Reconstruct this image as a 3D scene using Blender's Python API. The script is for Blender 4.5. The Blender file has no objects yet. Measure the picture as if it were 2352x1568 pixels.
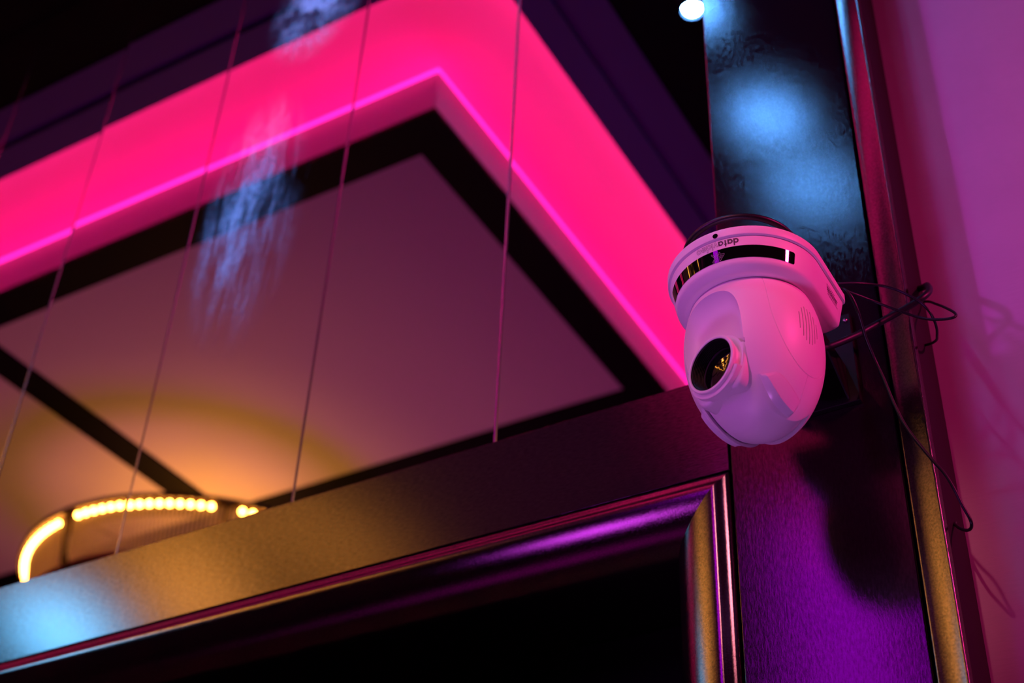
import bpy, bmesh, math, random
import numpy as np
from mathutils import Vector, Matrix
random.seed(4)
S = bpy.context.scene
COL = S.collection

# ------------------------------------------------------------------ camera
cam_d = bpy.data.cameras.new('camera')
cam = bpy.data.objects.new('camera', cam_d)
COL.objects.link(cam)
S.camera = cam
cam_d.sensor_width = 36.0
cam_d.lens = 50.68
cam_d.clip_start = 0.05
XA = Vector((0.8619093, 0.50552212, 0.03949363))        # camera right
YA = Vector((0.28242443, -0.54329637, 0.79061083))      # camera up
ZA = Vector((0.42112801, -0.67028086, -0.61104399))     # camera back
cam.matrix_world = Matrix(((XA.x, YA.x, ZA.x, 0), (XA.y, YA.y, ZA.y, 0), (XA.z, YA.z, ZA.z, 0), (0, 0, 0, 1)))
cam_d.dof.use_dof = True
cam_d.dof.focus_distance = 1.84
cam_d.dof.aperture_fstop = 3.2

# ------------------------------------------------------------------ colour management, world
S.view_settings.view_transform = 'Standard'
S.view_settings.look = 'None'
S.view_settings.gamma = 1.0
S.view_settings.use_curve_mapping = False
S.view_settings.exposure = 0.0
w = bpy.data.worlds.new('world')
S.world = w
w.use_nodes = True
w.node_tree.nodes['Background'].inputs[0].default_value = (0.03, 0.004, 0.03, 1)
w.node_tree.nodes['Background'].inputs[1].default_value = 0.1
S.cycles.caustics_reflective = False
S.cycles.caustics_refractive = False
S.cycles.sample_clamp_indirect = 3.0
S.cycles.max_bounces = 8

# mirror plane and the way from a point seen in the mirror to the real point
YM = 1.612
def my(yv):
    return 2 * YM - yv

# ------------------------------------------------------------------ lamps: the room's own and added fills
# watts (or radiance, for things that glow) per colour channel
LIGHT = {
    'violet_wash': (42, 2.6, 52),
    'lavender_front': (125, 29, 40),
    'violet_panel': (0.47, 0, 0.77),
    'pink_wash': (7.3, 0.2, 1.9),
    'blue_stage': (0.08, 0.3, 0.55),
    'violet_bounce_fill': (0.26, 0.07, 0.33),
    'magenta_ceiling_fill': (9, 0, 6.0),
    'blue_beam': (20, 150, 520),
    'led_line': (2.6, 0.05, 1.15),
    'bulb': (52, 18, 2.4),
    'led_in': (20, 0.02, 2.6),
    'led_out': (90, 1.6, 11),
    'spotlight': (52, 180, 470),
    'rod_fill': (6, 2.3, 0.9),
    'glow': (20, 6.8, 0.3),
}
def split(key):
    c = LIGHT[key]
    e = max(max(c), 1e-9)
    return e, tuple(v / e for v in c)
def area(key, loc, aim, size, size_y=None, spread=None):
    e, c = split(key)
    d = bpy.data.lights.new(key + '_lamp', 'AREA')
    d.energy = e
    d.color = c
    d.size = size
    d.shape = 'DISK'
    if size_y:
        d.shape = 'RECTANGLE'
        d.size_y = size_y
    if spread:
        d.spread = math.radians(spread)
    o = bpy.data.objects.new(key + '_lamp', d)
    COL.objects.link(o)
    o.location = loc
    o.rotation_euler = (Vector(aim) - Vector(loc)).to_track_quat('-Z', 'Y').to_euler()
    return o
def spot(key, loc, aim, angle, radius, blend=1.0):
    e, c = split(key)
    d = bpy.data.lights.new(key + '_lamp', 'SPOT')
    d.energy = e
    d.color = c
    d.spot_size = math.radians(angle)
    d.spot_blend = blend
    d.shadow_soft_size = radius
    o = bpy.data.objects.new(key + '_lamp', d)
    COL.objects.link(o)
    o.location = loc
    o.rotation_euler = (Vector(aim) - Vector(loc)).to_track_quat('-Z', 'Y').to_euler()
    return o
# violet wash spot on the left, throws the trim's shadow on the plaster wall
spot('violet_wash', (-1.75, -0.40, 1.1), (0.05, 1.7, 2.05), 64, 0.05)
# lavender front light on the camera
spot('lavender_front', (-0.46, -1.3, 2.5), (-0.52, 1.33, 1.12), 9, 0.04)
# violet stage panel further back
area('violet_panel', (-1.30, -1.05, 2.20), (-0.5, 1.6, 1.0), 0.3, 0.75, spread=70)
# pink wash from the right
area('pink_wash', (2.1, 1.0, 2.2), (-0.5, 1.35, 1.1), 0.22, spread=60)
# blue stage lamp on the left
area('blue_stage', (-3.5, 0.27, 2.05), (-1.9, 1.6, 1.2), 0.18, spread=70)
# added violet fill imitating bounce from below, added magenta fill for the ceiling
area('violet_bounce_fill', (-0.75, 0.35, -1.3), (-0.5, 1.38, 1.1), 0.5, spread=22)
area('magenta_ceiling_fill', (-3.4, -2.2, -1.4), (-3.2, 0.0, 3.2), 2.2, spread=84)
# narrow blue beam on the smeared part of the mirror
spot('blue_beam', (-3.55, 0.30, 1.98), (-1.67, 1.612, 2.32), 34, 0.04)

# ------------------------------------------------------------------ helpers
MATS = {}
def mat(name, col, rough=0.5, metal=0.0, spec=0.5, coat=0.0):
    m = bpy.data.materials.new(name)
    m.use_nodes = True
    b = m.node_tree.nodes['Principled BSDF']
    b.inputs['Base Color'].default_value = (*col, 1)
    b.inputs['Roughness'].default_value = rough
    b.inputs['Metallic'].default_value = metal
    b.inputs['Specular IOR Level'].default_value = spec
    b.inputs['Coat Weight'].default_value = coat
    return m
def N(m, t, **kw):
    n = m.node_tree.nodes.new(t)
    for k, v in kw.items():
        setattr(n, k, v)
    return n
def L(m, a, b):
    m.node_tree.links.new(a, b)
def bsdf(m):
    return m.node_tree.nodes['Principled BSDF']
def noise(m, scale, detail=4.0, stretch=(1, 1, 1), rough=0.6):
    tc = N(m, 'ShaderNodeNewGeometry')
    mp = N(m, 'ShaderNodeMapping')
    mp.inputs['Scale'].default_value = stretch
    nz = N(m, 'ShaderNodeTexNoise')
    nz.inputs['Scale'].default_value = scale
    nz.inputs['Detail'].default_value = detail
    nz.inputs['Roughness'].default_value = rough
    L(m, tc.outputs['Position'], mp.inputs['Vector'])
    L(m, mp.outputs[0], nz.inputs['Vector'])
    return nz
def ramp(m, src, a, b, lo=0.0, hi=1.0):
    r = N(m, 'ShaderNodeMapRange')
    r.inputs['From Min'].default_value = a
    r.inputs['From Max'].default_value = b
    r.inputs['To Min'].default_value = lo
    r.inputs['To Max'].default_value = hi
    L(m, src, r.inputs['Value'])
    return r
def wood(name, stretch, rough=0.2, col=(0.012, 0.006, 0.010), bump=0.05, fine=420, ior=1.62):
    """satin painted wood: dark base under a clear glossy coat"""
    m = mat(name, col, rough, 0.0, 0.0)
    n1 = noise(m, fine, 4, stretch, 0.7)
    n2 = noise(m, 38, 3, stretch)
    bp = N(m, 'ShaderNodeBump')
    bp.inputs['Strength'].default_value = bump
    bp.inputs['Distance'].default_value = 0.002
    L(m, n1.outputs[0], bp.inputs['Height'])
    bp2 = N(m, 'ShaderNodeBump')
    bp2.inputs['Strength'].default_value = bump * 0.25
    bp2.inputs['Distance'].default_value = 0.006
    L(m, n2.outputs[0], bp2.inputs['Height'])
    L(m, bp.outputs[0], bp2.inputs['Normal'])
    df = N(m, 'ShaderNodeBsdfDiffuse')
    df.inputs[0].default_value = (*col, 1)
    gl = N(m, 'ShaderNodeBsdfGlossy')
    gl.distribution = 'BECKMANN'
    rr = ramp(m, n1.outputs[0], 0.3, 0.7, rough - 0.03, rough + 0.05)
    L(m, rr.outputs[0], gl.inputs['Roughness'])
    tone = ramp(m, n1.outputs[0], 0.36, 0.62, 0.60, 1.0)
    L(m, tone.outputs[0], gl.inputs[0])
    L(m, bp2.outputs[0], gl.inputs['Normal'])
    fr = N(m, 'ShaderNodeFresnel')
    fr.inputs[0].default_value = ior
    mx = N(m, 'ShaderNodeMixShader')
    L(m, fr.outputs[0], mx.inputs[0])
    L(m, df.outputs[0], mx.inputs[1])
    L(m, gl.outputs[0], mx.inputs[2])
    L(m, mx.outputs[0], m.node_tree.nodes['Material Output'].inputs[0])
    return m
def emit(name, key):
    strength, col = split(key)
    m = mat(name, (0.0, 0.0, 0.0), 0.5)
    b = bsdf(m)
    b.inputs['Emission Color'].default_value = (*col, 1)
    b.inputs['Emission Strength'].default_value = strength
    return m

M_STILE = wood('dark_wood_vertical', (1.0, 1.0, 0.28), 0.145, bump=0.06, fine=300)
M_RAIL = wood('dark_wood_horizontal', (0.22, 1.0, 1.0), 0.19, bump=0.05, ior=1.85)
M_MOULD = wood('dark_wood_moulding', (0.8, 1.0, 0.8), 0.22, bump=0.06, ior=2.4)
M_RECESS = mat('black_recess', (0.003, 0.002, 0.003), 0.6, spec=0.12)
M_RETURN = mat('dull_return', (0.022, 0.012, 0.020), 0.7, spec=0.15)
M_GAP = mat('joint_dark', (0.004, 0.002, 0.003), 0.6)  # even near-black colour of the wall base and mirror backing
# plaster
M_PLASTER = mat('plaster', (0.62, 0.60, 0.62), 0.75)
_n = noise(M_PLASTER, 90, 4, (0.35, 1, 1.6))
_b = N(M_PLASTER, 'ShaderNodeBump'); _b.inputs['Strength'].default_value = 0.12; _b.inputs['Distance'].default_value = 0.003
L(M_PLASTER, _n.outputs[0], _b.inputs['Height']); L(M_PLASTER, _b.outputs[0], bsdf(M_PLASTER).inputs['Normal'])
_n2 = noise(M_PLASTER, 7, 4)
_mx = N(M_PLASTER, 'ShaderNodeMixRGB'); _mx.inputs[1].default_value = (0.55, 0.53, 0.55, 1); _mx.inputs[2].default_value = (0.68, 0.66, 0.68, 1)
L(M_PLASTER, _n2.outputs[0], _mx.inputs[0]); L(M_PLASTER, _mx.outputs[0], bsdf(M_PLASTER).inputs['Base Color'])
M_WHITE = mat('white_ceiling_paint', (0.78, 0.76, 0.78), 0.7)
M_SOFFIT = mat('soffit_paint', (0.15, 0.10, 0.38), 0.6)
M_BLACK = mat('black_paint', (0.0035, 0.003, 0.0035), 0.7, spec=0.1)
M_FLOOR = mat('floor', (0.10, 0.07, 0.08), 0.4)
M_WALLD = mat('room_wall', (0.10, 0.06, 0.09), 0.7)
# plastics of the camera
M_PLASTIC = mat('white_plastic', (0.80, 0.79, 0.80), 0.42, spec=0.4)
M_STRIPW = mat('glossy_white_plastic', (0.74, 0.74, 0.78), 0.16, spec=0.6)
M_NECK = mat('dark_gap', (0.03, 0.02, 0.03), 0.6)
M_GLOSSB = mat('glossy_black', (0.003, 0.003, 0.003), 0.03, spec=0.7)
M_PRINT = mat('print_ink', (0.06, 0.02, 0.05), 0.6)
M_PRINTG = mat('grey_print', (0.35, 0.33, 0.34), 0.6)
M_TUBE = mat('black_lens_tube', (0.003, 0.0025, 0.003), 0.55, spec=0.2)
M_GLASS = mat('lens_coating', (0.003, 0.002, 0.004), 0.02, spec=0.80)
M_BRACKET = mat('black_bracket', (0.003, 0.0025, 0.003), 0.55, spec=0.2)
M_CABLE = mat('black_cable', (0.006, 0.005, 0.009), 0.42, spec=0.4)
M_SCREW = mat('screw_metal', (0.6, 0.58, 0.6), 0.25, 1.0)
M_BRASS = mat('brass', (0.75, 0.48, 0.16), 0.25, 1.0)
M_DBRASS = mat('dark_brass', (0.05, 0.03, 0.015), 0.45, 0.5)
M_BULB = emit('warm_bulb', 'bulb')
M_LEDIN = emit('inner_led', 'led_in')
M_LEDLINE = emit('led_diffuser', 'led_line')
M_LEDOUT = emit('outer_led', 'led_out')
M_LAMP = emit('blue_white_lens', 'spotlight')
M_CRYSTAL = mat('crystal_rod', (0.97, 0.90, 0.85), 0.18, spec=0.8)
_tr = N(M_CRYSTAL, 'ShaderNodeBsdfTranslucent'); _tr.inputs[0].default_value = (0.98, 0.92, 0.84, 1)
_ms = N(M_CRYSTAL, 'ShaderNodeMixShader'); _ms.inputs[0].default_value = 0.55
L(M_CRYSTAL, bsdf(M_CRYSTAL).outputs[0], _ms.inputs[1]); L(M_CRYSTAL, _tr.outputs[0], _ms.inputs[2])
L(M_CRYSTAL, _ms.outputs[0], M_CRYSTAL.node_tree.nodes['Material Output'].inputs[0])

# mirror glass with a wiped, smeared film in one place (stains with a shape of their own)
M_MIRROR = mat('mirror_glass', (0.93, 0.92, 0.93), 0.0, 1.0)
def smear_mask(m):
    geo = N(m, 'ShaderNodeNewGeometry')
    sep = N(m, 'ShaderNodeSeparateXYZ')
    L(m, geo.outputs['Position'], sep.inputs[0])
    def math_(op, a, b=None):
        n = N(m, 'ShaderNodeMath', operation=op)
        for i, v in enumerate((a, b)):
            if v is None:
                continue
            if isinstance(v, (int, float)):
                n.inputs[i].default_value = v
            else:
                L(m, v, n.inputs[i])
        return n.outputs[0]
    def blob(x0, z0, rx, rz):
        dx = math_('DIVIDE', math_('SUBTRACT', sep.outputs[0], x0), rx)
        dz = math_('DIVIDE', math_('SUBTRACT', sep.outputs[2], z0), rz)
        d = math_('ADD', math_('MULTIPLY', dx, dx), math_('MULTIPLY', dz, dz))
        n = N(m, 'ShaderNodeMapRange'); n.interpolation_type = 'SMOOTHSTEP'
        n.inputs['From Min'].default_value = 1.0; n.inputs['From Max'].default_value = 0.0
        L(m, d, n.inputs['Value'])
        return n.outputs[0]
    st = noise(m, 30, 6, (1.0, 1.0, 0.10), 0.72)
    streak = ramp(m, st.outputs[0], 0.44, 0.66).outputs[0]
    cloud = noise(m, 11, 3, (1.0, 1.0, 0.45), 0.6)
    clouds = ramp(m, cloud.outputs[0], 0.40, 0.66).outputs[0]
    fine = noise(m, 70, 4, (1, 1, 0.6), 0.7)
    finer = ramp(m, fine.outputs[0], 0.35, 0.65, 0.35, 1.0).outputs[0]
    mixed = math_('ADD', math_('MULTIPLY', streak, 0.55), math_('MULTIPLY', math_('MULTIPLY', streak, clouds), 0.7))
    mixed = math_('ADD', mixed, math_('MULTIPLY', clouds, 0.16))
    low = math_('MULTIPLY', math_('MULTIPLY', blob(-1.68, 2.03, 0.16, 0.40), mixed), finer)
    blot = noise(m, 16, 5, (1, 1, 1), 0.7)
    blots = ramp(m, blot.outputs[0], 0.42, 0.62).outputs[0]
    top = math_('ADD', math_('MULTIPLY', math_('MULTIPLY', blob(-1.60, 2.67, 0.15, 0.20), finer), math_('ADD', math_('MULTIPLY', blots, 0.8), 0.12)), math_('MULTIPLY', math_('MULTIPLY', blob(-1.585, 2.71, 0.12, 0.07), blots), 2.2))
    tot = math_('ADD', math_('MULTIPLY', low, 0.75), math_('MULTIPLY', top, 0.8))
    return math_('MINIMUM', tot, 1.0)
_mask = smear_mask(M_MIRROR)
_df = N(M_MIRROR, 'ShaderNodeBsdfDiffuse'); _df.inputs[0].default_value = (0.7, 0.7, 0.72, 1)
_ms = N(M_MIRROR, 'ShaderNodeMixShader')
L(M_MIRROR, _mask, _ms.inputs[0])
L(M_MIRROR, bsdf(M_MIRROR).outputs[0], _ms.inputs[1]); L(M_MIRROR, _df.outputs[0], _ms.inputs[2])
L(M_MIRROR, _ms.outputs[0], M_MIRROR.node_tree.nodes['Material Output'].inputs[0])
M_BEVEL = mat('polished_bevel', (0.30, 0.30, 0.42), 0.25, 1.0)

# objects ------------------------------------------------------------
def empty(name, loc, label=None, cat=None, group=None, kind=None):
    o = bpy.data.objects.new(name, None)
    COL.objects.link(o)
    o.location = loc
    o.empty_display_size = 0.05
    if label: o['label'] = label
    if cat: o['category'] = cat
    if group: o['group'] = group
    if kind: o['kind'] = kind
    return o
def place(name, me, m, parent=None, label=None, cat=None, kind=None, smooth=None):
    if m is not None and not me.materials:
        me.materials.append(m)
    if smooth is not None:
        me.shade_smooth()
        me.set_sharp_from_angle(angle=math.radians(smooth))
    o = bpy.data.objects.new(name, me)
    COL.objects.link(o)
    if parent is not None:
        p = parent
        loc = Vector((0, 0, 0))
        while p is not None:
            loc += Vector(p.location)
            p = p.parent
        me.transform(Matrix.Translation(-loc))
        o.parent = parent
    if label: o['label'] = label
    if cat: o['category'] = cat
    if kind: o['kind'] = kind
    return o
def from_bm(name, bm, m, parent=None, smooth=None, **kw):
    bmesh.ops.recalc_face_normals(bm, faces=bm.faces)
    me = bpy.data.meshes.new(name)
    bm.to_mesh(me)
    bm.free()
    return place(name, me, m, parent, smooth=smooth, **kw)
def data(name, v, f):
    me = bpy.data.meshes.new(name)
    me.from_pydata([tuple(map(float, p)) for p in v], [], [tuple(q) for q in f])
    me.update()
    return me
def box(bm, lo, hi, bev=0.0):
    r = bmesh.ops.create_cube(bm, size=1.0)
    vs = r['verts']
    for v in vs:
        v.co = Vector([(lo[i] + hi[i]) / 2 + v.co[i] * (hi[i] - lo[i]) for i in range(3)])
    if bev:
        es = list({e for v in vs for e in v.link_edges})
        bmesh.ops.bevel(bm, geom=es, offset=bev, segments=2, affect='EDGES', profile=0.5)
def boxobj(name, lo, hi, m, parent=None, bev=0.0, **kw):
    bm = bmesh.new()
    box(bm, lo, hi, bev)
    return from_bm(name, bm, m, parent, **kw)
def loft(rings, closed=True, cap=True):
    n = len(rings[0])
    v = [p for r in rings for p in r]
    f = []
    for i in range(len(rings) - 1):
        for j in range(n if closed else n - 1):
            a, b = i * n + j, i * n + (j + 1) % n
            f.append((a, b, b + n, a + n))
    if cap and closed:
        f.append(tuple(range(n - 1, -1, -1)))
        f.append(tuple(range((len(rings) - 1) * n, len(rings) * n)))
    return v, f
def fixn(me):
    bm = bmesh.new()
    bm.from_mesh(me)
    bmesh.ops.recalc_face_normals(bm, faces=bm.faces)
    bm.to_mesh(me)
    bm.free()
    return me
def catmull(pts, n=10):
    P = [Vector(p) for p in pts]
    P = [P[0] * 2 - P[1]] + P + [P[-1] * 2 - P[-2]]
    out = []
    for i in range(1, len(P) - 2):
        for k in range(n):
            t = k / n
            a, b, c, d = P[i - 1], P[i], P[i + 1], P[i + 2]
            out.append(0.5 * ((2 * b) + (c - a) * t + (2 * a - 5 * b + 4 * c - d) * t * t + (3 * b - a - 3 * c + d) * t ** 3))
    out.append(P[-2])
    return out
def tube(path, r, seg=10, closed=False):
    rings = []
    n = len(path)
    up = Vector((0.3, 0.2, 1)).normalized()
    for i, p in enumerate(path):
        a = path[(i - 1) % n] if (closed or i > 0) else p
        b = path[(i + 1) % n] if (closed or i < n - 1) else p
        t = (b - a).normalized()
        u = t.cross(up)
        if u.length < 1e-4:
            u = t.cross(Vector((1, 0, 0)))
        u.normalize()
        w_ = t.cross(u).normalized()
        up = -u.cross(t).normalized() if False else w_
        rr = r[i] if isinstance(r, (list, tuple)) else r
        rings.append([p + u * rr * math.cos(k * 2 * math.pi / seg) + w_ * rr * math.sin(k * 2 * math.pi / seg) for k in range(seg)])
        up = Vector((0.3, 0.2, 1)).normalized()
    if closed:
        rings.append(rings[0])
    return loft(rings, True, not closed)
def tubeobj(name, pts, r, m, parent=None, n=10, seg=10, **kw):
    v, f = tube(catmull(pts, n), r, seg)
    return place(name, fixn(data(name, v, f)), m, parent, smooth=40, **kw)
def revolve(prof, frame, seg=64, a0=0.0, a1=2 * math.pi, closed_prof=False):
    """prof: (radius, along) pairs; frame: origin, axis, right, up"""
    o, ax, rt, up = frame
    full = abs(a1 - a0 - 2 * math.pi) < 1e-6
    n = seg if full else seg + 1
    rings = []
    for r, h in prof:
        rings.append([o + ax * h + (rt * math.cos(a0 + (a1 - a0) * k / seg) + up * math.sin(a0 + (a1 - a0) * k / seg)) * r for k in range(n)])
    if closed_prof:
        rings.append(rings[0])
    v, f = loft(rings, full, False)
    if closed_prof and not full:
        m_ = len(prof)
        f.append(tuple(i * n for i in range(m_)))
        f.append(tuple(i * n + n - 1 for i in range(m_ - 1, -1, -1)))
    return v, f
def boolean(me, cutters, op='DIFFERENCE'):
    o = bpy.data.objects.new('tmp', me)
    COL.objects.link(o)
    tmp = [o]
    for c in cutters:
        co = bpy.data.objects.new('tmpc', c)
        COL.objects.link(co)
        tmp.append(co)
        md = o.modifiers.new('b', 'BOOLEAN')
        md.operation = op
        md.object = co
        md.solver = 'EXACT'
    dg = bpy.context.evaluated_depsgraph_get()
    dg.update()
    res = bpy.data.meshes.new_from_object(o.evaluated_get(dg))
    for t in tmp:
        bpy.data.objects.remove(t)
    return res

# =================================================================== SETTING
ZF, ZT = -1.6, 3.25
floor = boxobj('floor', (-7.5, -5.0, ZF - 0.1), (3.0, 2.0, ZF), M_FLOOR, kind='structure')
boxobj('wall_left', (-7.6, -5.0, ZF), (-7.5, 2.0, 3.7), M_WALLD, kind='structure')
boxobj('wall_front', (-7.5, -5.1, ZF), (3.0, -5.0, 3.7), M_WALLD, kind='structure')
boxobj('wall_right', (-0.356, 1.70, ZF), (3.0, 1.90, ZT), M_PLASTER, kind='structure')

# panelled back wall
wall = boxobj('wall_back', (-7.5, 1.8395, ZF), (-0.3565, 1.90, ZT), M_GAP, kind='structure')
XS0, XS1, XM = -0.634, -0.3975, -3.87
boxobj('stile', (XS0, 1.600, ZF), (XS1, 1.839, ZT), M_STILE, wall, 0.0022)
boxobj('rail', (XM, 1.600, 1.1000), (XS0 - 0.0022, 1.839, 1.267), M_RAIL, wall, 0.0015)
# moulding around the lower recess: convex ovolo falling back into the recess
PROF = [(0.0000, 1.8000), (0.0000, 1.6010), (0.0004, 1.5985), (0.0016, 1.5974), (0.0060, 1.5968), (0.0110, 1.5950), (0.0150, 1.5925), (0.0185, 1.5906), (0.0220, 1.5900)]
for k in range(1, 25):
    u = math.sin(math.pi / 2 * k / 24 * 0.99)
    PROF.append((0.0220 + 0.0780 * u, 1.5900 + 0.0600 * (1 - math.sqrt(1 - u ** 1.6))))
PROF += [(0.1008, 1.6620), (0.1016, 1.7000), (0.1020, 1.7500), (0.1020, 1.8000)]
def moulding(name, path_of):
    rings = [path_of(s, y) for s, y in PROF]
    v = [p for r in rings for p in r]
    n = 2
    f = [(i * n, i * n + 1, (i + 1) * n + 1, (i + 1) * n) for i in range(len(rings) - 1)]
    f.append(tuple(i * n for i in range(len(rings))))
    f.append(tuple(i * n + 1 for i in reversed(range(len(rings)))))
    return place(name, fixn(data(name, v, f)), M_MOULD, wall, smooth=35)
ZJ, XJ = 1.0965, XS0 - 0.0035
moulding('moulding', lambda s, y: [(XM, y, ZJ - s), (XJ - s, y, ZJ - s)])
moulding('moulding', lambda s, y: [(XJ - s, y, ZJ - s), (XJ - s, y, ZF)])
boxobj('recess_panel', (XM, 1.8005, ZF), (XJ - 0.005, 1.8390, ZJ - 0.005), M_RECESS, wall)
# bead trim at the right edge, returning to the plaster
TP = [(-0.3955, 1.66), (-0.3955, 1.6045), (-0.3948, 1.6025), (-0.3932, 1.6010), (-0.3915, 1.6005)]
TP += [(-0.3880, 1.6000), (-0.3845, 1.5992)]
for k in range(1, 11):                      # shallow cove climbing to the outer roll
    t = k / 10
    TP.append((-0.3845 + 0.0289 * min(1, t * 1.0), 1.5992 - 0.0070 * t - 0.0042 * t * t))
for k in range(1, 9):
    t = math.pi / 2 * k / 8
    TP.append((-0.3556 + 0.0014 * math.sin(t), 1.5880 + 0.0016 * (1 - math.cos(t))))
TP += [(-0.3540, 1.6045), (-0.3540, 1.6995)]
v_ = [(x, y, z) for z in (ZF, ZT) for x, y in TP]
n_ = len(TP)
f_ = [(i, (i + 1) % n_, n_ + (i + 1) % n_, n_ + i) for i in range(n_)] + [tuple(range(n_)), tuple(range(2 * n_ - 1, n_ - 1, -1))]
me_ = fixn(data('trim_1', v_, f_))
me_.materials.append(M_MOULD)
me_.materials.append(M_RETURN)
me_.polygons[n_ - 2].material_index = 1
tr = place('trim_1', me_, None, None, smooth=35, kind='structure')

# mirror: eight tall bevelled panels side by side
mir = empty('wall_mirror', (-2.2, 1.63, 1.262), 'tall mirror in narrow upright sections above the dark rail, pink ceiling reflected in it', 'mirror')
W_ = 0.405
tilt = [(0.0016, 0.0000), (-0.0004, 0.0002), (0.0, 0.0), (0.0006, -0.0004), (-0.0006, 0.0030), (0.001, 0.003), (0.0, 0.002), (0, 0)]
for i in range(8):
    x1 = XS0 - 0.0006 - (0 if i == 0 else (i - 1) * W_ + 0.401) 
    wdt = 0.401 if i == 0 else W_
    x0 = x1 - wdt + 0.0008
    yaw, pit = tilt[i]
    xc, zc = (x0 + x1) / 2, 2.2
    y = lambda X, Z: YM + yaw * (X - xc) + pit * (Z - zc)
    b, dep, z0, z1 = 0.0027, 0.0004, 1.2625, ZT - 0.002
    vs = []
    for X, dd in ((x0, dep), (x0 + b, 0), (x1 - b, 0), (x1, dep)):
        for Z in (z0, z1):
            vs.append((X, y(X, Z) + dd, Z))
    for X in (x0, x1):
        for Z in (z0, z1):
            vs.append((X, YM + 0.008, Z))
    fs = [(0, 2, 3, 1), (2, 4, 5, 3), (4, 6, 7, 5), (8, 0, 1, 9), (6, 10, 11, 7), (10, 8, 9, 11), (8, 10, 6, 4, 2, 0), (1, 3, 5, 7, 11, 9)]
    me = data('mirror_panel', vs, fs)
    me.materials.append(M_MIRROR)
    me.materials.append(M_BEVEL)
    for k in (0, 2):
        me.polygons[k].material_index = 1
    place('mirror_panel', me, None, mir)
boxobj('backing', (XM, YM + 0.0085, 1.2625), (XS0 - 0.0006, 1.839, ZT - 0.002), M_GAP, mir)

# ceiling ------------------------------------------------------------
CX, CYV = -3.98, 4.03
hx, hy = 2.15, 1.62                       # half size of the dropped slab
CY = my(CYV)
ceil = empty('ceiling', (CX, CY, 3.2), kind='structure')
def ring(name, z0, z1, ix, iy, ox, oy, m):
    bm = bmesh.new()
    for a, b in (((-ox, -oy), (ox, -iy)), ((-ox, iy), (ox, oy)), ((-ox, -iy), (-ix, iy)), ((ix, -iy), (ox, iy))):
        box(bm, (CX + a[0], CY + a[1], z0), (CX + b[0], CY + b[1], z1))
    return from_bm(name, bm, m, ceil)
LX, LY = 2.54, 2.00                       # inner edge of the lip
# lip: three bands with a groove between
ring('soffit_band', 3.250, 3.60, LX, LY, LX + 0.095, LY + 0.095, M_SOFFIT)
ring('soffit_groove', 3.262, 3.60, LX + 0.0951, LY + 0.0951, LX + 0.123, LY + 0.123, M_SOFFIT)
ring('soffit_band', 3.250, 3.60, LX + 0.1231, LY + 0.1231, LX + 0.235, LY + 0.222, M_SOFFIT)
bm = bmesh.new()
ox, oy = LX + 0.2351, LY + 0.2221
box(bm, (-7.5, CY + oy, 3.252), (3.0, 1.90, 3.6))
box(bm, (-7.5, -5.0, 3.252), (3.0, CY - oy, 3.6))
box(bm, (CX + ox, CY - oy, 3.252), (3.0, CY + oy, 3.6))
box(bm, (-7.5, CY - oy, 3.252), (CX - ox, CY + oy, 3.6))
from_bm('black_ceiling', bm, M_BLACK, ceil)
boxobj('cove_ceiling', (CX - LX, CY - LY, 3.50), (CX + LX, CY + LY, 3.60), M_WHITE, ceil)
boxobj('dropped_slab', (CX - hx, CY - hy, 3.205), (CX + hx, CY + hy, 3.36), M_WHITE, ceil)
fw = 0.14
for sx in (-1, 1):
    for sy in (-1, 1):
        xs = sorted((sx * 0.07, sx * (hx - fw)))
        ys = sorted((sy * 0.07, sy * (hy - fw)))
        boxobj('ceiling_panel', (CX + xs[0], CY + ys[0], 3.200), (CX + xs[1], CY + ys[1], 3.2049), M_WHITE, ceil)
for lo, hi in (((-hx, -hy), (hx, -hy + fw)), ((-hx, hy - fw), (hx, hy)), ((-hx, -hy + fw), (-hx + fw, hy - fw)), ((hx - fw, -hy + fw), (hx, hy - fw)),
               ((-0.07, -hy + fw), (0.07, hy - fw)), ((-hx + fw, -0.07), (-0.07, 0.07)), ((0.07, -0.07), (hx - fw, 0.07))):
    boxobj('black_batten', (CX + lo[0] + 0.0005, CY + lo[1] + 0.0005, 3.192), (CX + hi[0] - 0.0005, CY + hi[1] - 0.0005, 3.2049), M_BLACK, ceil)
ring('led_shield', 3.374, 3.381, LX - 0.048, LY - 0.048, LX, LY, M_WHITE)  # added unseen shield keeping the outer strips' light off the slab sides
def strip(name, ax, c, z, half, m, wd=0.012, n=18, vert=0):
    vs, fs = [], []
    for i in range(n + 1):
        t = -half + 2 * half * i / n
        for s in (-1, 1):
            if ax == 'x':
                vs.append((CX + t, CY + c + (0 if vert else s * wd), z + (s * wd if vert else 0)))
            else:
                vs.append((CX + c + (0 if vert else s * wd), CY + t, z + (s * wd if vert else 0)))
        if i:
            a = 2 * i
            fs.append((a - 2, a - 1, a + 1, a))
    place(name, data(name, vs, fs), m, ceil)
for s in (-1, 1):
    strip('led_strip', 'x', s * (hy - 0.05), 3.368, hx - 0.06, M_LEDIN)
    strip('led_strip', 'y', s * (hx - 0.05), 3.368, hy - 0.06, M_LEDIN)
    strip('led_diffuser', 'x', s * (hy - 0.004), 3.3735, hx - 0.004, M_LEDLINE, wd=0.013, vert=1)
    strip('led_diffuser', 'y', s * (hx - 0.004), 3.3735, hy - 0.004, M_LEDLINE, wd=0.013, vert=1)
    strip('led_strip', 'x', s * (LY - 0.02), 3.385, LX - 0.04, M_LEDOUT)
    strip('led_strip', 'y', s * (LX - 0.02), 3.385, LY - 0.04, M_LEDOUT)

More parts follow.
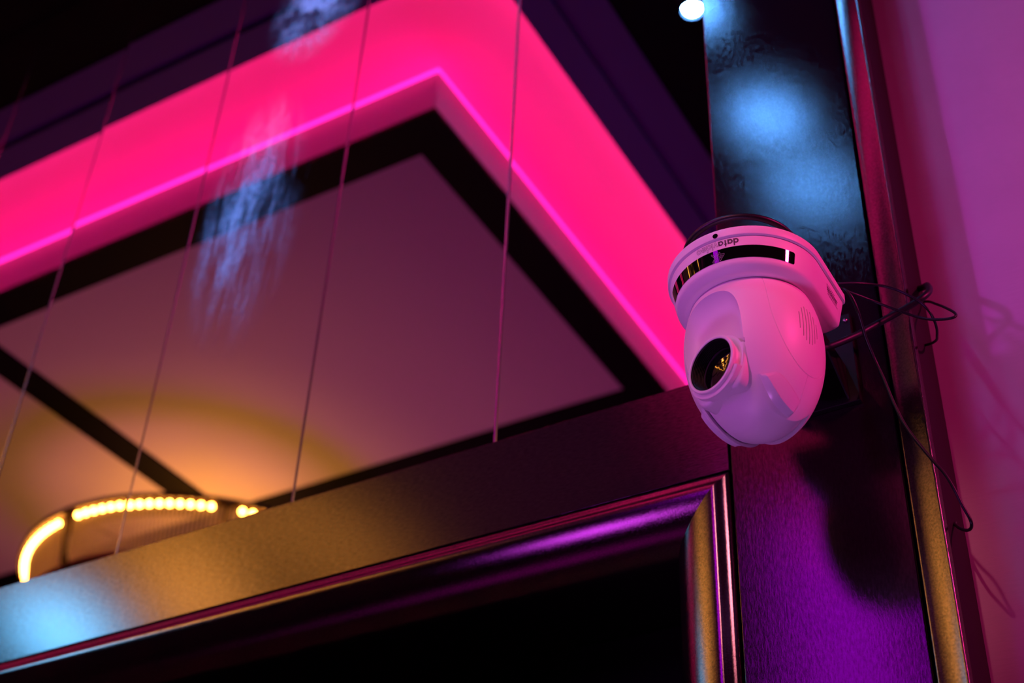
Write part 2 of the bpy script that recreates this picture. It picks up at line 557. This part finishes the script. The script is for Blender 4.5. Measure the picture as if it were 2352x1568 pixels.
# =================================================================== PTZ CAMERA
BC = Vector((-0.4995, 1.352, 0))
ptz = empty('dome_camera', (BC.x, BC.y, 1.213), 'white rounded video camera hanging upside down beside the dark wood post', 'camera')
def dring(R, z, yb=None, n=72):
    """D-shaped outline: round front, square back"""
    rear = 1.4475 - (0.0998 - R) * 0.55
    pts = []
    for k in range(n + 1):
        a = math.radians(-90 + 180 * k / n)
        pts.append((BC.x + R * math.sin(a), BC.y - R * math.cos(a), z))
    c = 0.006
    for k in range(6):
        pts.append((BC.x + R, BC.y + (rear - c - BC.y) * (k + 1) / 6, z))
    pts.append((BC.x + R - c * 0.3, rear - c * 0.3, z))
    for k in range(5):
        pts.append((BC.x + (R - c) * (1 - k / 2), rear, z))
    pts.append((BC.x - R + c * 0.3, rear - c * 0.3, z))
    for k in range(6):
        pts.append((BC.x - R, BC.y + (rear - c - BC.y) * (6 - k) / 6, z))
    return pts[:-1] if False else pts
def dsolid(name, prof, m, parent, **kw):
    v, f = loft([dring(R, z) for R, z in prof], True, True)
    return place(name, fixn(data(name, v, f)), m, parent, smooth=32, **kw)
dsolid('base_plate', [(0.0960, 1.1985), (0.0985, 1.1985), (0.0994, 1.1990), (0.0998, 1.2000), (0.0998, 1.2100), (0.0993, 1.2115), (0.0980, 1.2122)], M_PLASTIC, ptz)
BAND = [(0.0765, 1.1535), (0.0800, 1.1545), (0.0872, 1.1592), (0.0886, 1.1606), (0.0895, 1.1622), (0.0902, 1.1640), (0.0966, 1.1960), (0.0964, 1.1972), (0.0955, 1.1984)]
def rband(z):
    return 0.0902 + (0.0966 - 0.0902) * (z - 1.164) / 0.032
base = dsolid('base', BAND, M_PLASTIC, ptz)
def on_band(ang, z, off=0.0):
    a = math.radians(ang)
    R = rband(z) + off
    return (BC.x + R * math.sin(a), BC.y - R * math.cos(a), z)
# glossy black indicator strip
def band_patch(a0, a1, z0, z1, off, n=60, rc=0.002):
    vs, fs = [], []
    for i in range(n + 1):
        a = a0 + (a1 - a0) * i / n
        e = min(abs(a - a0), abs(a1 - a)) * math.pi / 180 * 0.093
        cut = 0 if e >= rc else rc - math.sqrt(max(0, rc * rc - (rc - e) ** 2))
        vs.append(on_band(a, z0 + cut, off)); vs.append(on_band(a, z1 - cut, off))
        if i:
            b = 2 * i
            fs.append((b - 2, b, b + 1, b - 1))
    return data('p', vs, fs)
place('indicator_strip', fixn(band_patch(-61.5, 61.5, 1.1676, 1.1842, 0.0004, 160)), M_GLOSSB, ptz, label='glossy black indicator strip', smooth=30)

# lettering from signed distance fields -------------------------------
def seg_d(X, Y, a, b):
    ax, ay = a; bx, by = b
    dx, dy = bx - ax, by - ay
    t = np.clip(((X - ax) * dx + (Y - ay) * dy) / (dx * dx + dy * dy), 0, 1)
    return np.hypot(X - ax - t * dx, Y - ay - t * dy)
def bar_d(X, Y, x0, x1, y0, y1):
    qx = np.abs(X - (x0 + x1) / 2) - (x1 - x0) / 2
    qy = np.abs(Y - (y0 + y1) / 2) - (y1 - y0) / 2
    return np.maximum(qx, qy)
def glyph(ch, X, Y, s):
    h = s / 2
    rg = np.abs(np.hypot(X - 0.5, Y - 0.5) - (0.5 - h)) - h
    if ch == 'o':
        return rg, 1.0
    if ch == 'd':
        return np.minimum(rg, bar_d(X, Y, 1 - s, 1.0, 0, 1.5)), 1.0
    if ch == 'a':
        return np.minimum(rg, bar_d(X, Y, 1 - s, 1.0, 0, 1.0)), 1.0
    if ch == 't':
        return np.minimum(bar_d(X, Y, 0.16, 0.16 + s, 0, 1.42), bar_d(X, Y, 0, 0.58, 1 - s * 0.8, 1.0)), 0.58
    if ch == 'v':
        d = np.minimum(seg_d(X, Y, (h, 1), (0.44, 0.08)), seg_d(X, Y, (0.44, 0.08), (0.88 - h, 1))) - h * 0.95
        return np.maximum(d, np.maximum(Y - 1, -Y)), 0.88
    if ch == 'i':
        return np.minimum(bar_d(X, Y, 0, s, 0, 1.0), np.hypot(X - h, Y - 1.3) - h * 1.05), s
    if ch == 'e':
        gap = np.maximum(np.maximum(0.5 - X, Y - (0.5 - h * 0.8)), (0.5 - 0.5 * (X - 0.5) * 0.9 - 0.22) - Y)
        r2 = np.maximum(rg, -gap)
        return np.minimum(r2, bar_d(X, Y, s * 0.6, 1 - s * 0.5, 0.5 - h * 0.75, 0.5 + h * 0.75)), 1.0
    if ch == '4':
        d = np.minimum(np.minimum(seg_d(X, Y, (0.62, 0), (0.62, 1.0)), seg_d(X, Y, (0.62, 1.0), (0.05, 0.3))), seg_d(X, Y, (0.05, 0.3), (0.85, 0.3)))
        return d - h, 0.9
    if ch == 'K':
        d = np.minimum(np.minimum(seg_d(X, Y, (0.1, 0), (0.1, 1)), seg_d(X, Y, (0.12, 0.42), (0.7, 1))), seg_d(X, Y, (0.28, 0.55), (0.75, 0)))
        return d - h, 0.85
def iso_polys(F, xs, ys):
    """polygons of the region F<0, cell by cell"""
    vs, fs = [], []
    for i in range(len(xs) - 1):
        for j in range(len(ys) - 1):
            c = [(xs[i], ys[j], F[i, j]), (xs[i + 1], ys[j], F[i + 1, j]), (xs[i + 1], ys[j + 1], F[i + 1, j + 1]), (xs[i], ys[j + 1], F[i, j + 1])]
            if all(q[2] > 0 for q in c):
                continue
            poly = []
            for k in range(4):
                a, b = c[k], c[(k + 1) % 4]
                if a[2] <= 0:
                    poly.append((a[0], a[1]))
                if (a[2] <= 0) != (b[2] <= 0):
                    t = a[2] / (a[2] - b[2])
                    poly.append((a[0] + t * (b[0] - a[0]), a[1] + t * (b[1] - a[1])))
            if len(poly) >= 3:
                fs.append(list(range(len(vs), len(vs) + len(poly))))
                vs += poly
    return vs, fs
def lettering(text, style, s, res, step, put, x=0.0, sp=0.13):
    V, F = [], []
    for ch, st in zip(text, style):
        xs = np.arange(-0.12, 1.13, res)
        ys = np.arange(-0.12, 1.62, res)
        X, Y = np.meshgrid(xs, ys, indexing='ij')
        D, adv = glyph(ch, X, Y, s if st == 'b' else s * 0.82)
        if st == 'o':
            D = np.abs(D) - step
        vs, fs = iso_polys(D, xs, ys)
        F += [[q + len(V) for q in f] for f in fs]
        V += [put(px + x, py) for px, py in vs]
        x += adv + sp
    return V, F, x
XH = 0.0064
def put_name(px, py):
    return on_band(17.4 - math.degrees(px * XH / 0.095), 1.1952 - py * XH, 0.00025)
V, F, x1 = lettering('data', 'bbbb', 0.27, 0.035, 0, put_name)
place('bold_lettering', fixn(data('t', V, F)), M_PRINT, base, label='bold printed letters data upside down')
V, F, x2 = lettering('video', 'ooooo', 0.27, 0.03, 0.026, put_name, x1)
place('outline_lettering', fixn(data('t', V, F)), M_PRINT, base, label='outlined printed letters video upside down')
def put_4k(px, py):
    return on_band(5.6 - math.degrees(px * 0.0092 / 0.093), 1.1795 - py * 0.0100, 0.0007)
V, F, x3 = lettering('4K', 'oo', 0.2, 0.03, 0.02, put_4k, sp=0.06)
place('resolution_mark', fixn(data('t', V, F)), M_PRINTG, base, label='grey outlined 4K mark upside down')
# black disc on the plate, colour standing in for a screw hole's shade
o_, ax_ = Vector((BC.x + 0.0999 * math.sin(math.radians(1.0)), BC.y - 0.0999 * math.cos(math.radians(1.0)), 1.2030)), Vector((0.017, -1, 0)).normalized()
fr = (o_, ax_, Vector((1, 0.017, 0)), Vector((0, 0, 1)))
v, f = revolve([(0.0, 0.0002), (0.0024, 0.0002), (0.0027, 0.0005), (0.0034, 0.0005), (0.0036, -0.0006)], fr, 24)
place('hole_disc', fixn(data('h', v, f)), M_GLOSSB, ptz, smooth=30)
# printed data label on the right side of the base
vs, fs = [], []
random.seed(9)
for r_ in range(5):
    z = 1.1885 - r_ * 0.0027
    y = 1.384 + r_ * 0.0015
    hgt = 0.0014 if r_ in (1, 2) else 0.0007
    end = 1.4265 - (0.012 if r_ == 0 else 0.0) - random.random() * 0.006
    while y < end:
        l_ = 0.0012 + random.random() * 0.004
        xx = lambda zz: BC.x + rband(zz) + 0.0004
        k = len(vs)
        zt = z
        vs += [(xx(zt), y, zt), (xx(zt), min(y + l_, end), zt), (xx(zt - hgt), min(y + l_, end), zt - hgt), (xx(zt - hgt), y, zt - hgt)]
        fs.append((k, k + 1, k + 2, k + 3))
        y += l_ + 0.0007
place('printed_label', data('l', vs, fs), M_PRINT, base, label='small dark printed lines of fine print')

# pan body -------------------------------------------------------------
EC = Vector((-0.4987, 1.3587, 1.0921)); EA, EB = 0.0865, 0.1276
T_ = Vector((0.9270, -0.3751, 0)).normalized()
F_ = Vector((-0.3751, -0.9270, 0)).normalized()
U_ = Vector((0, 0, 1))
def loc(u, v, z):
    return Vector((EC.x, EC.y, 0)) + T_ * u + F_ * v + U_ * z
def egg_mesh(k=1.0, ztop=1.1525, nu=168, nv=96):
    rings = []
    zb = EC.z - EB * k
    for i in range(1, nv):
        ph = -math.pi / 2 + (math.asin((ztop - EC.z) / (EB * k)) + math.pi / 2) * i / (nv - 1)
        r = EA * k * math.cos(ph)
        # the underside is a little fuller than a true ellipsoid
        z = EC.z + EB * k * math.sin(ph)
        rings.append([loc(r * math.cos(2 * math.pi * j / nu), r * math.sin(2 * math.pi * j / nu), z) for j in range(nu)])
    v = [p for r in rings for p in r]
    f = []
    for i in range(len(rings) - 1):
        for j in range(nu):
            a, b = i * nu + j, i * nu + (j + 1) % nu
            f.append((a, b, b + nu, a + nu))
    v.append(loc(0, 0, zb))
    for j in range(nu):
        f.append((len(v) - 1, (j + 1) % nu, j))
    f.append(tuple((len(rings) - 1) * nu + j for j in range(nu)))
    return fixn(data('egg', v, f))
def hw(z):
    return float(np.interp(z, [0.95, 0.98, 1.0, 1.05, 1.08], [0.0370, 0.0372, 0.0405, 0.0478, 0.0500]))
def channel(gap=0.0, z0=0.94, z1=1.056, v0=-0.045, v1=0.13):
    rings = []
    for z in np.linspace(z0, z1, 24):
        h = hw(z) - gap
        rings.append([loc(-h, v0, z), loc(h, v0, z), loc(h, v1, z), loc(-h, v1, z)])
    v, f = loft(rings)
    return fixn(data('ch', v, f))
def scoop():
    vs, fs = [], []
    nu, nv = 96, 48
    sg = lambda x, p: math.copysign(abs(x) ** p, x)
    for i in range(nv + 1):
        th = -math.pi / 2 + math.pi * i / nv          # along v axis pole
        for j in range(nu):
            ph = 2 * math.pi * j / nu
            c = abs(math.cos(th)) ** 0.55
            vs.append(loc(0.0565 * c * sg(math.cos(ph), 0.55), 0.108 + 0.056 * sg(math.sin(th), 0.9), 1.052 + 0.0945 * c * sg(math.sin(ph), 0.62)))
    for i in range(nv):
        for j in range(nu):
            a, b = i * nu + j, i * nu + (j + 1) % nu
            fs.append((a, b, b + nu, a + nu))
    me = data('sc', vs, fs)
    bm = bmesh.new(); bm.from_mesh(me)
    bmesh.ops.remove_doubles(bm, verts=bm.verts, dist=1e-6)
    bmesh.ops.recalc_face_normals(bm, faces=bm.faces)
    bm.to_mesh(me); bm.free()
    return me
# seven vent slots
def vents():
    v, f = [], []
    half = [0.0125, 0.0215, 0.0255, 0.0262, 0.0250, 0.0205, 0.0110]
    for i in range(7):
        vv = 0.0095 - i * 0.0052
        zc = 1.0880 + (0.002 if i < 3 else 0)
        h = half[i]
        rings = []
        for uu in (0.0785, 0.1):
            rings.append([loc(uu, vv + sx * 0.00062, zc + sz * h + (0 if abs(sx) else 0)) for sx, sz in ((-1, -1), (1, -1), (1.0, 1), (-1.0, 1))])
        a, b = loft(rings)
        f += [[q + len(v) for q in ff] for ff in b]
        v += a
    return fixn(data('vents', v, f))
def on_egg(u, v, upper=None, k=1.0):
    q = 1 - (u * u + v * v) / (EA * k) ** 2
    dz = EB * k * math.sqrt(max(q, 0))
    return EC.z - dz if not upper else EC.z + dz
def on_egg_uz(v, z, k=1.0):
    q = 1 - ((z - EC.z) / (EB * k)) ** 2 - (v / (EA * k)) ** 2
    return EA * k * math.sqrt(max(q, 0.0))
cap_pts = [(0.0440, 1.1530), (0.0446, 1.1474), (0.0467, 1.114), (0.0441, 1.0853), (0.0347, 1.0588), (0.0227, 1.0412), (0.0059, 1.0282), (-0.0115, 1.0244), (-0.0276, 1.0287), (-0.0448, 1.0438), (-0.0570, 1.0667), (-0.0610, 1.09)]
cp = [loc(on_egg_uz(p.x, p.y), p.x, p.y) for p in catmull([Vector((a, b, 0)) for a, b in cap_pts], 6)]
gv, gf = tube(cp, 0.00050, 6)
g1 = fixn(data('groove', gv, gf))
cp2 = [loc(on_egg_uz(a, b), a, b) for a, b in ((-0.0103, 1.0240), (-0.0103, 1.0198), (-0.0101, 1.0120), (-0.0102, 1.0040), (-0.0118, 0.9930), (-0.0130, 0.9870))]
gv, gf = tube(catmull(cp2, 4), 0.00034, 6)
g2 = fixn(data('groove', gv, gf))
def bore():
    v, f = revolve([(0.0344, 0.030), (0.0344, 0.100)], (loc(0, 0, 1.0386), F_, T_, U_), 72)
    n = 72
    f += [tuple(range(n)), tuple(range(2 * n - 1, n - 1, -1))]
    return fixn(data('bore', v, f))
yoke_me = boolean(egg_mesh(), [scoop(), channel(), vents(), g1, g2, bore()])
place('pan_yoke', yoke_me, M_PLASTIC, ptz, smooth=28)
v, f = revolve([(0.0, -0.006), (0.0742, -0.006), (0.0742, 0.0012), (0.0, 0.0012)], (Vector((EC.x, EC.y, 1.1545)), U_, T_, F_), 64)
place('pan_ring', fixn(data('n', v, f)), M_NECK, ptz, smooth=30, label='dark gap ring between base and body')

# tilt head
def headbox():
    rings = []
    for z in np.linspace(0.94, 1.0535, 24):
        h = hw(z) - 0.0016
        rings.append([loc(-h, -0.0435, z), loc(h, -0.0435, z), loc(h, 0.0635, z), loc(-h, 0.0635, z)])
    v, f = loft(rings)
    return fixn(data('hb', v, f))
head_me = boolean(boolean(egg_mesh(0.957, 1.12), [headbox()], 'INTERSECT'), [bore()])
head = place('tilt_head', head_me, M_PLASTIC, ptz, smooth=28)
# boss round the lens with a soft wavy lower lip
def boss():
    low = [(0.0455, 1.0535), (0.0448, 1.0350), (0.0415, 1.0200), (0.0370, 1.0085), (0.0320, 1.0020), (0.0255, 0.9990), (0.0170, 0.9985), (0.0060, 0.9990),
           (-0.0040, 0.9985), (-0.0120, 0.9962), (-0.0200, 0.9950), (-0.0280, 0.9962), (-0.0345, 1.0010), (-0.0395, 1.0110), (-0.0425, 1.0200), (-0.0448, 1.0350), (-0.0455, 1.0535)]
    pts = catmull([Vector((a, b, 0)) for a, b in low], 4)
    cu, cz = 0.0, 1.030
    rings = []
    for k, vv in ((1.0, 0.0), (1.0, 0.0585), (0.992, 0.0612), (0.975, 0.0636), (0.945, 0.0652), (0.90, 0.0660), (0.6, 0.0662)):
        rings.append([loc(cu + (p.x - cu) * k, vv, cz + (p.y - cz) * (k if p.y < 1.052 else 1.0)) for p in pts])
    v, f = loft(rings, True, True)
    return fixn(data('boss', v, f))
place('lens_boss', boolean(boss(), [bore()]), M_PLASTIC, head, smooth=40)
LO = loc(0, 0, 1.0386)
LF = (LO, F_, T_, U_)
v, f = revolve([(0.0430, 0.0655), (0.0396, 0.0662), (0.0382, 0.0676), (0.0376, 0.0696), (0.0372, 0.0712), (0.0372, 0.0730), (0.0377, 0.0738), (0.0382, 0.0748), (0.0382, 0.0766), (0.0376, 0.0778),
                (0.0362, 0.0784), (0.0350, 0.0782), (0.0343, 0.0774), (0.0341, 0.0755), (0.0341, 0.055)], LF, 96)
place('lens_barrel', fixn(data('b', v, f)), M_PLASTIC, head, smooth=34)
# thicker half sleeve below the ring
v, f = revolve([(0.0372, 0.0620), (0.0438, 0.0620), (0.0430, 0.0722), (0.0419, 0.0730), (0.0405, 0.0734), (0.0372, 0.0734)], LF, 40, math.radians(-152), math.radians(-26), True)
place('lens_sleeve', fixn(data('s', v, f)), M_PLASTIC, head, smooth=40)
prof = [(0.0342, 0.0768)]
for k in range(12):
    h = 0.0755 - k * 0.0021
    prof += [(0.0336 - k * 0.00022, h), (0.0328 - k * 0.00022, h - 0.0006)]
prof += [(0.0296, 0.0596), (0.0280, 0.0590), (0.0272, 0.0560)]
v, f = revolve(prof, LF, 72)
place('lens_tube', fixn(data('t', v, f)), M_TUBE, head, smooth=25, label='black ridged inside of the lens barrel')
gp, h, rp = [], 0.0582, 0.0272
for k in range(69):                                  # stacked concave elements, steeper towards the middle
    r = 0.0272 * (1 - k / 68)
    R_ = 0.14 if r > 0.018 else 0.10 if r > 0.0115 else 0.06 if r > 0.0062 else 0.03
    h -= (rp * rp - r * r) / (2 * R_)
    rp = r
    gp.append((r, h))
v, f = revolve(gp, LF, 96)
lg = place('lens_glass', fixn(data('g', v, f)), M_GLASS, head, smooth=40, label='dark coated front lens')
# glossy white inserts on the front lower edge of each arm
def insert(sgn):
    # inner and outer edge along the arm in (u, v)
    inn = [(0.0475, 0.0478), (0.0470, 0.0420), (0.0452, 0.0330), (0.0430, 0.0220), (0.0415, 0.0100), (0.0403, 0.0000), (0.0400, -0.0075)]
    out = [(0.0606, 0.0330), (0.0625, 0.0265), (0.0630, 0.0190), (0.0620, 0.0100), (0.0600, 0.0020), (0.0570, -0.0070), (0.0545, -0.0125)]
    a = catmull([Vector((*p, 0)) for p in inn], 4)
    b = catmull([Vector((*p, 0)) for p in out], 4)
    n, mm = len(a), 9
    top, bot = [], []
    for i in range(n):
        for j in range(mm):
            p = a[i].lerp(b[i], j / (mm - 1))
            z = on_egg(p.x, p.y)
            nrm = Vector((p.x / EA ** 2, p.y / EA ** 2, (z - EC.z) / EB ** 2)).normalized()
            e = min(i, n - 1 - i) / (n - 1) * 0.045
            q = j / (mm - 1)
            # a low ridge two thirds of the way in: two facets
            lift = 0.0005 + 0.0034 * min(q / 0.375, (1 - q) / 0.625) * min(1, 0.25 + e / 0.004)
            for arr, l_ in ((top, lift), (bot, -0.0015)):
                pp = Vector((p.x, p.y, z)) + nrm * l_
                arr.append(loc(sgn * pp.x, pp.y, pp.z))
    vs = top + bot
    fs = []
    K = n * mm
    for i in range(n - 1):
        for j in range(mm - 1):
            q = i * mm + j
            fs.append((q, q + 1, q + mm + 1, q + mm))
            fs.append((K + q, K + q + mm, K + q + mm + 1, K + q + 1))
    rim = [j for j in range(mm)] + [i * mm + mm - 1 for i in range(1, n)] + [(n - 1) * mm + j for j in range(mm - 2, -1, -1)] + [i * mm for i in range(n - 2, 0, -1)]
    for k in range(len(rim)):
        p, q = rim[k], rim[(k + 1) % len(rim)]
        fs.append((p, q, K + q, K + p))
    return fixn(data('ins', vs, fs))
for sgn in (1, -1):
    place('arm_insert', insert(sgn), M_STRIPW, ptz, smooth=14, label='glossy clear white edge insert')

# =================================================================== BRACKET AND CABLES
br = empty('wall_bracket', (-0.4995, 1.6, 1.2135), 'black metal wall bracket holding the white camera against the dark wood post', 'bracket')
boxobj('back_plate', (-0.563, 1.590, 1.150), (-0.4375, 1.5995, 1.300), M_BRACKET, br, 0.001)
boxobj('shelf', (-0.545, 1.300, 1.2135), (-0.454, 1.5895, 1.2170), M_BRACKET, br, 0.0008)
for x in (-0.5465, -0.4535):
    bm = bmesh.new()
    pr = [(1.5895, 1.2130), (1.5895, 1.155), (1.462, 1.2130)]
    vv = [bm.verts.new((x + s, y, z)) for s in (-0.0012, 0.0012) for y, z in pr]
    for q in ((0, 1, 2), (5, 4, 3), (0, 3, 4, 1), (1, 4, 5, 2), (2, 5, 3, 0)):
        bm.faces.new([vv[i] for i in q])
    from_bm('gusset', bm, M_BRACKET, br)
for x, z in ((-0.4445, 1.289), (-0.4445, 1.254), (-0.5560, 1.289), (-0.5560, 1.254)):
    v, f = revolve([(0.0, 0.0030), (0.0022, 0.0026), (0.0034, 0.0012), (0.0036, 0.0)], (Vector((x, 1.590, z)), Vector((0, -1, 0)), Vector((1, 0, 0)), Vector((0, 0, 1))), 20)
    place('screw', fixn(data('s', v, f)), M_SCREW, br, smooth=40)
# loop of cable on top of the camera
lp = []
for k in range(23):
    a = math.radians(-148 + 296 * k / 22)
    fz = (1 + math.cos(a)) / 2
    lp.append((-0.4955 + 0.0722 * math.sin(a), 1.3330 - 0.0722 * math.cos(a), 1.2215 + 0.0135 * fz))
o = tubeobj('cable_loop', lp, 0.0042, M_CABLE, None, 3, 12, label='thick black cable curled in a round loop on top of the white camera', cat='cable')

CABLE_THICK = [(-0.465, 1.46, 1.151), (-0.4443, 1.5, 1.1814), (-0.4164, 1.535, 1.2141), (-0.4059, 1.55, 1.2299), (-0.3763, 1.568, 1.2544), (-0.349, 1.576, 1.2693), (-0.3321, 1.58, 1.2794), (-0.324, 1.588, 1.2923), (-0.3237, 1.6, 1.3082), (-0.3302, 1.622, 1.3325), (-0.3383, 1.65, 1.3558)]
CABLE_A = [(-0.4197, 1.46, 1.2489), (-0.4145, 1.48, 1.2635), (-0.4001, 1.51, 1.2808), (-0.3785, 1.53, 1.2842), (-0.3593, 1.54, 1.2777), (-0.3415, 1.545, 1.2627), (-0.3292, 1.55, 1.25), (-0.3209, 1.555, 1.2361), (-0.3181, 1.565, 1.2267), (-0.3194, 1.58, 1.2217), (-0.3248, 1.6, 1.225), (-0.3306, 1.62, 1.234)]
CABLE_B = [(-0.4101, 1.47, 1.2433), (-0.4037, 1.49, 1.2504), (-0.3895, 1.51, 1.2497), (-0.3724, 1.525, 1.2431), (-0.3499, 1.535, 1.2292), (-0.333, 1.54, 1.2184), (-0.3181, 1.54, 1.209), (-0.3012, 1.54, 1.2027), (-0.2883, 1.54, 1.2007), (-0.2848, 1.545, 1.2075), (-0.2906, 1.56, 1.226), (-0.3079, 1.59, 1.2628), (-0.3237, 1.62, 1.2957), (-0.3391, 1.66, 1.3342)]
CABLE_LONG = [(-0.4071, 1.46, 1.2371), (-0.4006, 1.46, 1.2288), (-0.3962, 1.465, 1.2194), (-0.3941, 1.475, 1.2044), (-0.3953, 1.49, 1.1931), (-0.3965, 1.505, 1.1817), (-0.3959, 1.52, 1.1696), (-0.3937, 1.53, 1.1557), (-0.3884, 1.535, 1.1317), (-0.3806, 1.54, 1.0906), (-0.37, 1.545, 1.053), (-0.3491, 1.55, 1.0068), (-0.3364, 1.555, 0.9828), (-0.3288, 1.56, 0.9606), (-0.3236, 1.565, 0.9385), (-0.3189, 1.57, 0.9227), (-0.3186, 1.575, 0.9162), (-0.3226, 1.585, 0.916), (-0.3312, 1.6, 0.9237), (-0.3416, 1.615, 0.9372), (-0.3519, 1.64, 0.9585)]

tubeobj('cable', CABLE_THICK + [(-0.3455, 1.664, 1.366), (-0.3545, 1.672, 1.372)], [0.0048] * 500, M_CABLE, None, 8, 14,
        label='thick black cable rising from behind the white camera and hooking behind the right trim', cat='cable')
tubeobj('cable', [(-0.430, 1.446, 1.230)] + CABLE_A + [(-0.342, 1.640, 1.246), (-0.3545, 1.652, 1.255)], 0.0019, M_CABLE, None, 8, 10,
        label='thin black cable arching highest over the trim beside the camera', cat='cable')
tubeobj('cable', [(-0.425, 1.446, 1.226)] + CABLE_B + [(-0.3545, 1.676, 1.352)], 0.0019, M_CABLE, None, 8, 10,
        label='thin black cable looping sideways across the pink wall', cat='cable')
tubeobj('cable', [(-0.424, 1.446, 1.236)] + CABLE_LONG + [(-0.3545, 1.655, 0.970)], 0.0021, M_CABLE, None, 8, 10,
        label='long thin black cable hanging slack down to a bend low on the right trim', cat='cable')

# =================================================================== CHANDELIER
HX, HY = CX, CY
ch = empty('chandelier', (HX, HY, 3.192), 'round drum chandelier with crystal rods and warm bulbs, hanging from the middle of the ceiling', 'chandelier')
ZB, ZU, RT, RB = 2.645, 2.835, 0.745, 0.715
FRM = (Vector((HX, HY, 0)), Vector((0, 0, 1)), Vector((1, 0, 0)), Vector((0, 1, 0)))
def hoop(name, R, z, dr, dz, m, parent=ch, seg=96):
    v, f = revolve([(R - dr, z - dz), (R + dr, z - dz), (R + dr, z + dz), (R - dr, z + dz)], FRM, seg, closed_prof=True)
    return place(name, fixn(data(name, v, f)), m, parent, smooth=40)
v, f = revolve([(RT + 0.040, ZU + 0.005), (RT + 0.040, ZU - 0.003), (RT + 0.044, ZU - 0.003), (RT + 0.044, ZU + 0.018), (RT - 0.056, ZU + 0.018), (RT - 0.056, ZU - 0.026), (RT - 0.051, ZU - 0.026), (RT - 0.051, ZU + 0.005)], FRM, 96, closed_prof=True)
place('top_ring', fixn(data('top_ring', v, f)), M_DBRASS, ch, smooth=30)  # lips shaped to hold the bulbs' light off the ceiling
hoop('bottom_ring', RB, ZB - 0.006, 0.010, 0.005, M_BRASS)
hoop('inner_ring', RB - 0.09, ZB - 0.004, 0.07, 0.004, M_DBRASS)
for k in range(7):
    a = math.radians(-5.9 + 360 / 7 * k)
    p0 = Vector((HX + (RB + 0.016) * math.sin(a), HY + (RB + 0.016) * math.cos(a), ZB - 0.01))
    p1 = Vector((HX + (RT + 0.020) * math.sin(a), HY + (RT + 0.020) * math.cos(a), ZU + 0.018))
    v, f = tube([p0, p1], 0.011, 10)
    place('post', fixn(data('post', v, f)), M_DBRASS, ch, smooth=40)
    # spoke carrying the top ring
    v, f = tube([Vector((HX, HY, ZU + 0.03)), p1 - Vector((0, 0, 0.006))], 0.006, 8)
    place('spoke', fixn(data('spoke', v, f)), M_DBRASS, ch, smooth=40)
    # crystal rods between two posts
    V, F = [], []
    for q in range(1, 40):
        b = a + math.radians(360 / 7 * q / 40)
        q0 = Vector((HX + RB * math.sin(b), HY + RB * math.cos(b), ZB))
        q1 = Vector((HX + RT * math.sin(b), HY + RT * math.cos(b), ZU))
        v, f = tube([q0, q1], 0.0055, 6)
        F += [[i + len(V) for i in ff] for ff in f]
        V += v
    place('crystal_rods', fixn(data('rods', V, F)), M_CRYSTAL, ch, kind='stuff', smooth=60)
bm = bmesh.new()
bmesh.ops.create_uvsphere(bm, u_segments=12, v_segments=8, radius=0.0115)
bulb_me = bpy.data.meshes.new('bulb')
bm.to_mesh(bulb_me); bm.free()
bulb_me.materials.append(M_BULB)
bulb_me.shade_smooth()
for k in range(120):
    a = math.radians(3 * k + 1.5 - 15)
    if abs((math.degrees(a) + 5.9 + 180 / 7) % (360 / 7) - 180 / 7) < 2.4:      # no bulb behind a post
        continue
    o = bpy.data.objects.new('bulb', bulb_me)
    COL.objects.link(o)
    o.parent = ch
    o.location = Vector((HX + (RT + 0.014) * math.sin(a), HY + (RT + 0.014) * math.cos(a), ZU - 0.013)) - Vector(ch.location)
v, f = revolve([(0.0, ZU + 0.005), (0.05, ZU + 0.01), (0.05, ZU + 0.04), (0.014, ZU + 0.06), (0.014, 3.165), (0.07, 3.175), (0.075, 3.1915), (0.0, 3.1915)], FRM, 32)
place('stem', fixn(data('stem', v, f)), M_DBRASS, ch, smooth=30)
d = bpy.data.lights.new('chandelier_glow', 'POINT')
d.energy, d.color = split('glow')
d.shadow_soft_size = 0.14
o = bpy.data.objects.new('chandelier_glow', d)
COL.objects.link(o)
o.location = (HX, HY + 0.05, ZU + 0.04)

d = bpy.data.lights.new('chandelier_rod_fill', 'POINT')  # added unseen point lamp inside the drum, brightens the crystal rods
d.energy, d.color = split('rod_fill')
d.shadow_soft_size = 0.08
o = bpy.data.objects.new('chandelier_rod_fill', d)
COL.objects.link(o)
o.location = (HX, HY, ZU - 0.10)

# =================================================================== CEILING LAMPS
def lamp(x, yv, label):
    y = my(yv)
    t = empty('ceiling_spotlight', (x, y, 3.252), label, 'spotlight', 'blue spotlights under the black ceiling')
    fr = (Vector((x, y, 3.215)), Vector((0, 0, -1)), Vector((1, 0, 0)), Vector((0, 1, 0)))
    v, f = revolve([(0.0, -0.037), (0.045, -0.037), (0.045, -0.022), (0.032, -0.020), (0.034, 0.047), (0.030, 0.047), (0.028, 0.012), (0.0, 0.012)], fr, 32)
    place('housing', fixn(data('housing', v, f)), M_BRACKET, t, smooth=35)
    v, f = revolve([(0.0275, 0.0125)] + [(0.0275 * math.cos(math.pi / 2 * k / 8), 0.0280 + 0.0275 * math.sin(math.pi / 2 * k / 8)) for k in range(8)] + [(0.0, 0.0555)], fr, 32)
    place('lamp_lens', fixn(data('lens', v, f)), M_LAMP, t, smooth=60)
lamp(-0.985, 2.42, 'blue spotlight glaring in the mirror at the top left edge of the post')
lamp(-0.960, 2.92, 'blue ceiling spotlight whose glow lies highest on the dark post')
lamp(-0.955, 3.26, 'blue ceiling spotlight whose glow lies lower on the dark post')
